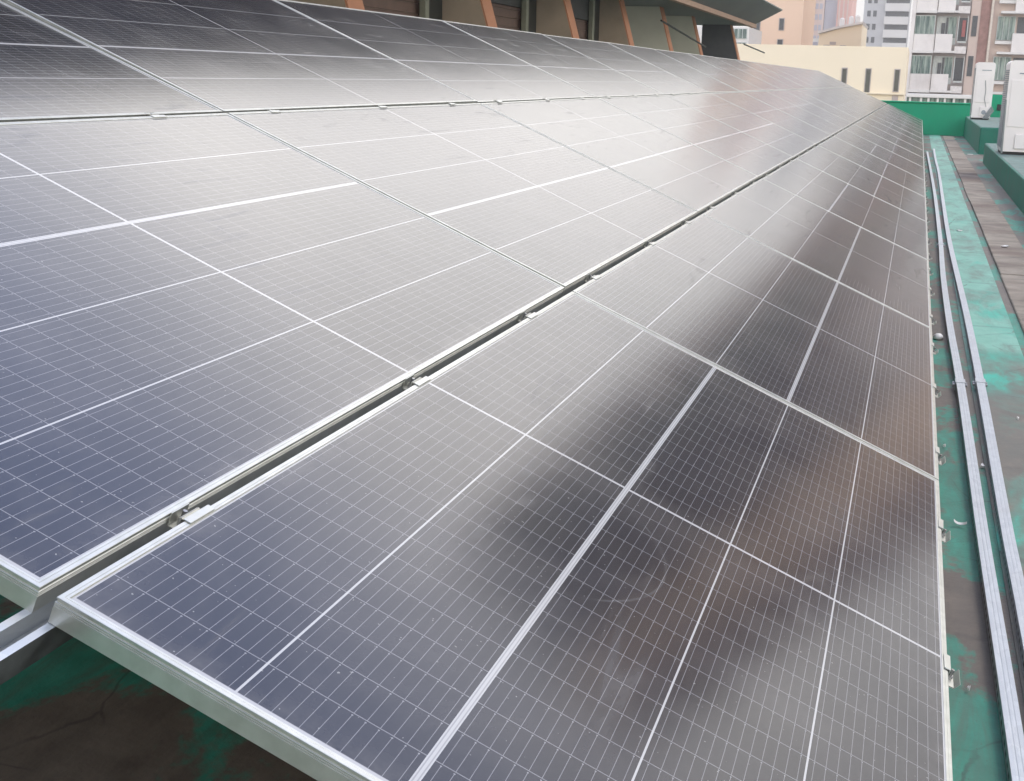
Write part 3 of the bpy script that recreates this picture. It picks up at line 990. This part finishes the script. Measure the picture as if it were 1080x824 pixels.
# pale block with green windows in the slit
b = thing('green_window_building', 'pale house with green gridded windows in the slit left of apricot wall', 'building', (100, 14, -20))
boxpart(b, 'wall', (98, 13.05, -20), (106, 22, 5.3), BM['ledge'])
for z in (3.45, 4.45):
    w = boxpart(b, 'window', (97.95, 13.2, z), (97.998, 14.9, z+0.75), BM['winframe'])
    bm = bmesh.new()
    for k in range(5): add_box(bm, (97.92, 13.24+k*0.33, z+0.04), (97.947, 13.24+k*0.33+0.27, z+0.71))
    bpart(b, 'pane', bm, BM['green'], w)

# pink towers, far off
b = thing('pink_tower', 'hazy pink tower with a blue grey glazed core far beyond the roofs', 'building', (420, 30, -20))
for y0, y1, m, dx in ((33.6, 38.9, 'pink', 0), (30.4, 33.3, 'pinkgrey', 2), (26.6, 30.3, 'bluegrey', 3), (22.2, 26.5, 'pink', 0)):
    boxpart(b, 'facade', (400+dx, y0, -20), (425, y1, 62), BM[m])
bm = bmesh.new()
for y in (34.6, 35.9, 37.2, 38.2, 23.2, 24.4, 25.6):
    add_box(bm, (399.7, y, 2), (399.99, y+0.35, 61))
bpart(b, 'fin', bm, BM['pinkgrey'])
bm = bmesh.new()
for y in (31.0, 32.2):
    for k in range(18): add_box(bm, (401.8, y, 4+k*3.1), (401.99, y+0.8, 5.6+k*3.1))
bpart(b, 'window', bm, BM['bluegrey'])

# cream sloping roof building with roof tanks
b = thing('sloping_roof_building', 'pale cream building with a rising roof edge below the pink tower', 'building', (135, 8, -20))
bm = bmesh.new(); add_prism(bm, [(10.3, -20), (6.2, -20), (6.2, 7.0), (8.2, 6.6), (10.3, 6.0)], 'x', 130, 142); bpart(b, 'wall', bm, BM['cream'])
bm = bmesh.new(); add_prism(bm, [(10.4, 6.03), (8.2, 6.63), (6.2, 7.03), (6.1, 7.25), (8.2, 6.85), (10.4, 6.25)], 'x', 129.6, 142); bpart(b, 'roof', bm, BM['ledge'])
for y, z in ((8.6, 5.3), (7.6, 5.0), (9.2, 5.0)):
    boxpart(b, 'window', (129.94, y, z-0.28), (129.998, y+0.6, z), BM['mauve'])
for y, z in ((8.35, 6.83), (7.45, 7.0), (6.85, 7.1)):
    bm = bmesh.new(); add_cyl(bm, (133, y, z), (133, y, z+0.75), 0.26, 14); add_cyl(bm, (133, y, z+0.75), (133, y, z+0.9), 0.26, 14, 0.08)
    o = obj('roof_tank', bm, BM['ledge'])
    tag(o, {8.35:'leftmost white water tank on the rising cream roof', 7.45:'middle white water tank on the rising cream roof', 6.85:'rightmost white water tank on the rising cream roof'}[y], 'tank', 'white tanks on the cream roof')
b = thing('glass_front_building', 'low building with a blue grey glass front beside the apricot wall', 'building', (145, 13, -20))
boxpart(b, 'wall', (140, 11.1, -20), (150, 13.6, 5.9), BM['ledge'])
boxpart(b, 'window', (139.9, 11.15, 4.7), (139.998, 13.5, 5.55), BM['bluegrey'])

# grey apartment slab
b = thing('grey_apartment_building', 'grey apartment slab with dark recessed balcony bands', 'building', (306, 9, -20))
boxpart(b, 'wall', (300, 4.0, -20), (312, 14.0, 40), BM['grey'])
z = 10.3
k = 0
while z < 24:
    w = boxpart(b, 'balcony_recess', (299.9, 4.2, z), (299.998, 9.2, z+1.0), BM['dark'])
    boxpart(b, 'balcony', (298.9, 4.15, z-1.75), (299.9, 9.4, z-0.1), BM['paleband'])
    for y in (11.6, 12.9):
        boxpart(b, 'window', (299.9, y-0.45, z-0.1), (299.998, y+0.3, z+1.15), BM['dark'])
    z += 2.82
# pale apartment block with stacked balconies
b = thing('apartment_building', 'pinkish apartment tower with white balconies and a red brick stair strip', 'building', (110, -6, -20))
X0 = 103.0
TOP = 58.0
boxpart(b, 'wall', (X0+0.9, -3.05, -20), (X0+16, 1.25, 11.5), BM['mauve'])
boxpart(b, 'stair_wall', (X0+0.55, -4.68, -20), (X0+16, -3.053, TOP), BM['salmon'])
boxpart(b, 'brick_strip', (X0+0.49, -4.45, -20), (X0+0.548, -3.75, TOP-1), BM['brick'])
boxpart(b, 'pipe', (X0+0.30, -4.66, -20), (X0+0.46, -4.50, TOP-1), BM['pipe'])
boxpart(b, 'side_wall', (X0+0.75, -18.5, -20), (X0+16, -4.683, 17.5), BM['salmon'])
boxpart(b, 'wing_wall', (X0+0.72, -18.5, 17.503), (X0+16, -4.683, TOP), BM['olive'])
boxpart(b, 'wing_wall', (X0+0.80, -24.5, -20), (X0+16, -18.503, TOP), BM['peach'])
boxpart(b, 'wing_wall', (X0+0.75, -30, -20), (X0+16, -24.503, TOP), BM['brick'])
boxpart(b, 'corner_post', (X0-0.05, 1.02, -20), (X0+0.85, 1.30, 11.5), BM['white'])
def bay_front(zs, one):
    """one storey of the balcony stack: yields (name, bm, mat, child)"""
    z = zs
    L = []
    def q(name, mat, *boxes, **k):
        bm = bmesh.new()
        for lo, hi in boxes: add_box(bm, lo, hi)
        L.append((name, bm, mat, k.get('child', False)))
    # curved left balcony
    bm = bmesh.new()
    n = 6
    pr = [(X0 - 0.10*math.sin(PI*s/n) + 0.05, 1.0 - (1.55)*s/n) for s in range(n+1)]
    add_prism(bm, pr + [(X0+0.85, -0.55), (X0+0.85, 1.0)], 'z', z+0.14, z+1.32)
    L.append(('balcony', bm, BM['white'], False))
    q('slab', BM['ledge'], ((X0-0.12, -0.56, z-0.06), (X0+0.88, 1.02, z+0.135)), child=True)
    q('window', BM['winframe'], ((X0+0.14, -0.5, z+1.325), (X0+0.2, 1.0, z+2.72)))
    q('pane', BM['green'], *[((X0+0.10, 0.98-0.36*k-0.33, z+1.36), (X0+0.137, 0.98-0.36*k, z+2.66)) for k in range(4)], child=True)
    q('balcony', BM['white'], ((X0-0.15, -1.86, z+0.14), (X0+0.85, -0.60, z+1.36)))
    q('slab', BM['ledge'], ((X0-0.2, -2.2, z-0.02), (X0+0.88, -0.58, z+0.136)), child=True)
    q('window', BM['winframe'], ((X0+0.8, -2.1, z+0.6), (X0+0.897, -0.62, z+2.7)))
    q('pane', BM['dark'], ((X0+0.74, -1.45, z+1.3), (X0+0.797, -1.3, z+2.6)), ((X0+0.70, -1.25, z+0.7), (X0+0.797, -0.98, z+2.2)), child=True)
    q('pane', BM['green'], ((X0+0.70, -2.05, z+1.1), (X0+0.797, -1.5, z+2.62)), child=True)
    q('window_cage', BM['winframe'], ((X0+0.2, -2.24, z+0.9), (X0+0.26, -2.18, z+2.7)), ((X0+0.2, -2.9, z+0.75), (X0+0.6, -2.25, z+0.86)), ((X0+0.2, -2.92, z+0.9), (X0+0.26, -2.86, z+2.7)))
    q('opening', BM['dark'], ((X0+0.84, -2.9, z+0.9), (X0+0.897, -2.25, z+2.6)))
    q('air_conditioner', BM['ac'], ((X0+0.1, -2.95, z-0.05), (X0+0.5, -2.1, z+0.48)))
    if abs(zs-3.9) < 0.1: q('laundry', BM['red'], ((X0+0.3, -2.75, z+1.2), (X0+0.36, -2.5, z+2.4)))
    q('stair_window', BM['dark'], ((X0+0.50, -3.58, z+1.25), (X0+0.548, -3.2, z+2.75)))
    q('wing_window', BM['winframe'], ((X0+0.5, -6.35, z+1.0), (X0+0.74, -5.05, z+2.75)))
    q('pane', BM['green'], *[((X0+0.46, -5.1-0.42*k-0.36, z+1.05), (X0+0.497, -5.1-0.42*k, z+2.7)) for k in range(3)], child=True)
    q('sill', BM['ledge'], ((X0+0.2, -6.3, z+0.72), (X0+0.74, -5.0, z+0.95)), child=True)
    q('wing_balcony', BM['white'], ((X0-0.2, -9.6, z+0.15), (X0+0.74, -6.2, z+1.5)))
    q('slab', BM['ledge'], ((X0-0.25, -9.7, z-0.02), (X0+0.74, -5.2, z+0.146)), child=True)
    q('opening', BM['dark'], ((X0+0.70, -9.4, z+1.5), (X0+0.745, -6.5, z+2.7)))
    return L
for k in range(-1, 3):
    last = None
    for name, bm, mat, child in bay_front(0.95 + 2.95*k, True):
        if child and last is not None:
            o = obj(name, bm, mat); o.parent = last
        else:
            last = bpart(b, name, bm, mat)
            if name == 'balcony': pass
# storeys above the picture: same rhythm, seen only mirrored in the glass
acc = {}
def accb(key, lo, hi):
    acc.setdefault(key, bmesh.new()); add_box(acc[key], lo, hi)
for k in range(3, 19):
    z = 0.95 + 2.95*k
    if z < 8.0:
        accb('white', (X0-0.1, -0.55, z+0.14), (X0+0.85, 1.0, z+1.32)); accb('green', (X0+0.14, -0.5, z+1.33), (X0+0.2, 1.0, z+2.72))
        accb('white', (X0-0.15, -1.86, z+0.14), (X0+0.85, -0.6, z+1.36)); accb('dark', (X0+0.8, -2.9, z+0.8), (X0+0.897, -0.62, z+2.7))
    accb('dark', (X0+0.5, -3.58, z+1.25), (X0+0.547, -3.2, z+2.75))
for k in range(-1, 19):
    z = 0.95 + 2.95*k
    if k > 2:
        accb('green', (X0+0.5, -6.35, z+1.0), (X0+0.74, -5.05, z+2.75)); accb('dark', (X0+0.70, -9.4, z+1.5), (X0+0.745, -6.5, z+2.7))
    for y in (-9.9, -12.8, -15.6):
        if z < 16: accb('white', (X0+0.1, y-2.8, z+0.15), (X0+0.715, y-0.05, z+1.45)); continue
        accb('dark', (X0+0.5, y-2.7, z+0.5), (X0+0.715, y-0.1, z+2.75))
        accb('brick', (X0+0.3, y-2.8, z-0.1), (X0+0.715, y-0.05, z+0.48))
    for y in (-19.4, -22.2):
        accb('white', (X0+0.3, y-1.9, z-0.1), (X0+0.795, y-0.1, z+1.0))
    for y in (-25.5, -27.8):
        accb('dark', (X0+0.5, y-1.6, z+0.7), (X0+0.745, y, z+2.3))
for key, bm in acc.items():
    bpart(b, {'white': 'upper_balconies', 'green': 'upper_glazing', 'dark': 'upper_windows', 'brick': 'spandrels'}[key], bm, BM[key])

# ------------------------------------------------------------------ city haze
bm = bmesh.new()
add_box(bm, (-160, -460, -21.5), (910, 460, 75))
hz = bpy.data.materials.new('city_haze'); hz.use_nodes = True
t = hz.node_tree; t.nodes.clear()
o = t.nodes.new('ShaderNodeOutputMaterial'); pv = t.nodes.new('ShaderNodeVolumePrincipled')
pv.inputs['Color'].default_value = (0.93, 0.92, 0.90, 1)
pv.inputs['Density'].default_value = 0.0011
pv.inputs['Anisotropy'].default_value = 0.3
t.links.new(pv.outputs[0], o.inputs['Volume'])
h = obj('haze', bm, hz)
h['kind'] = 'stuff'
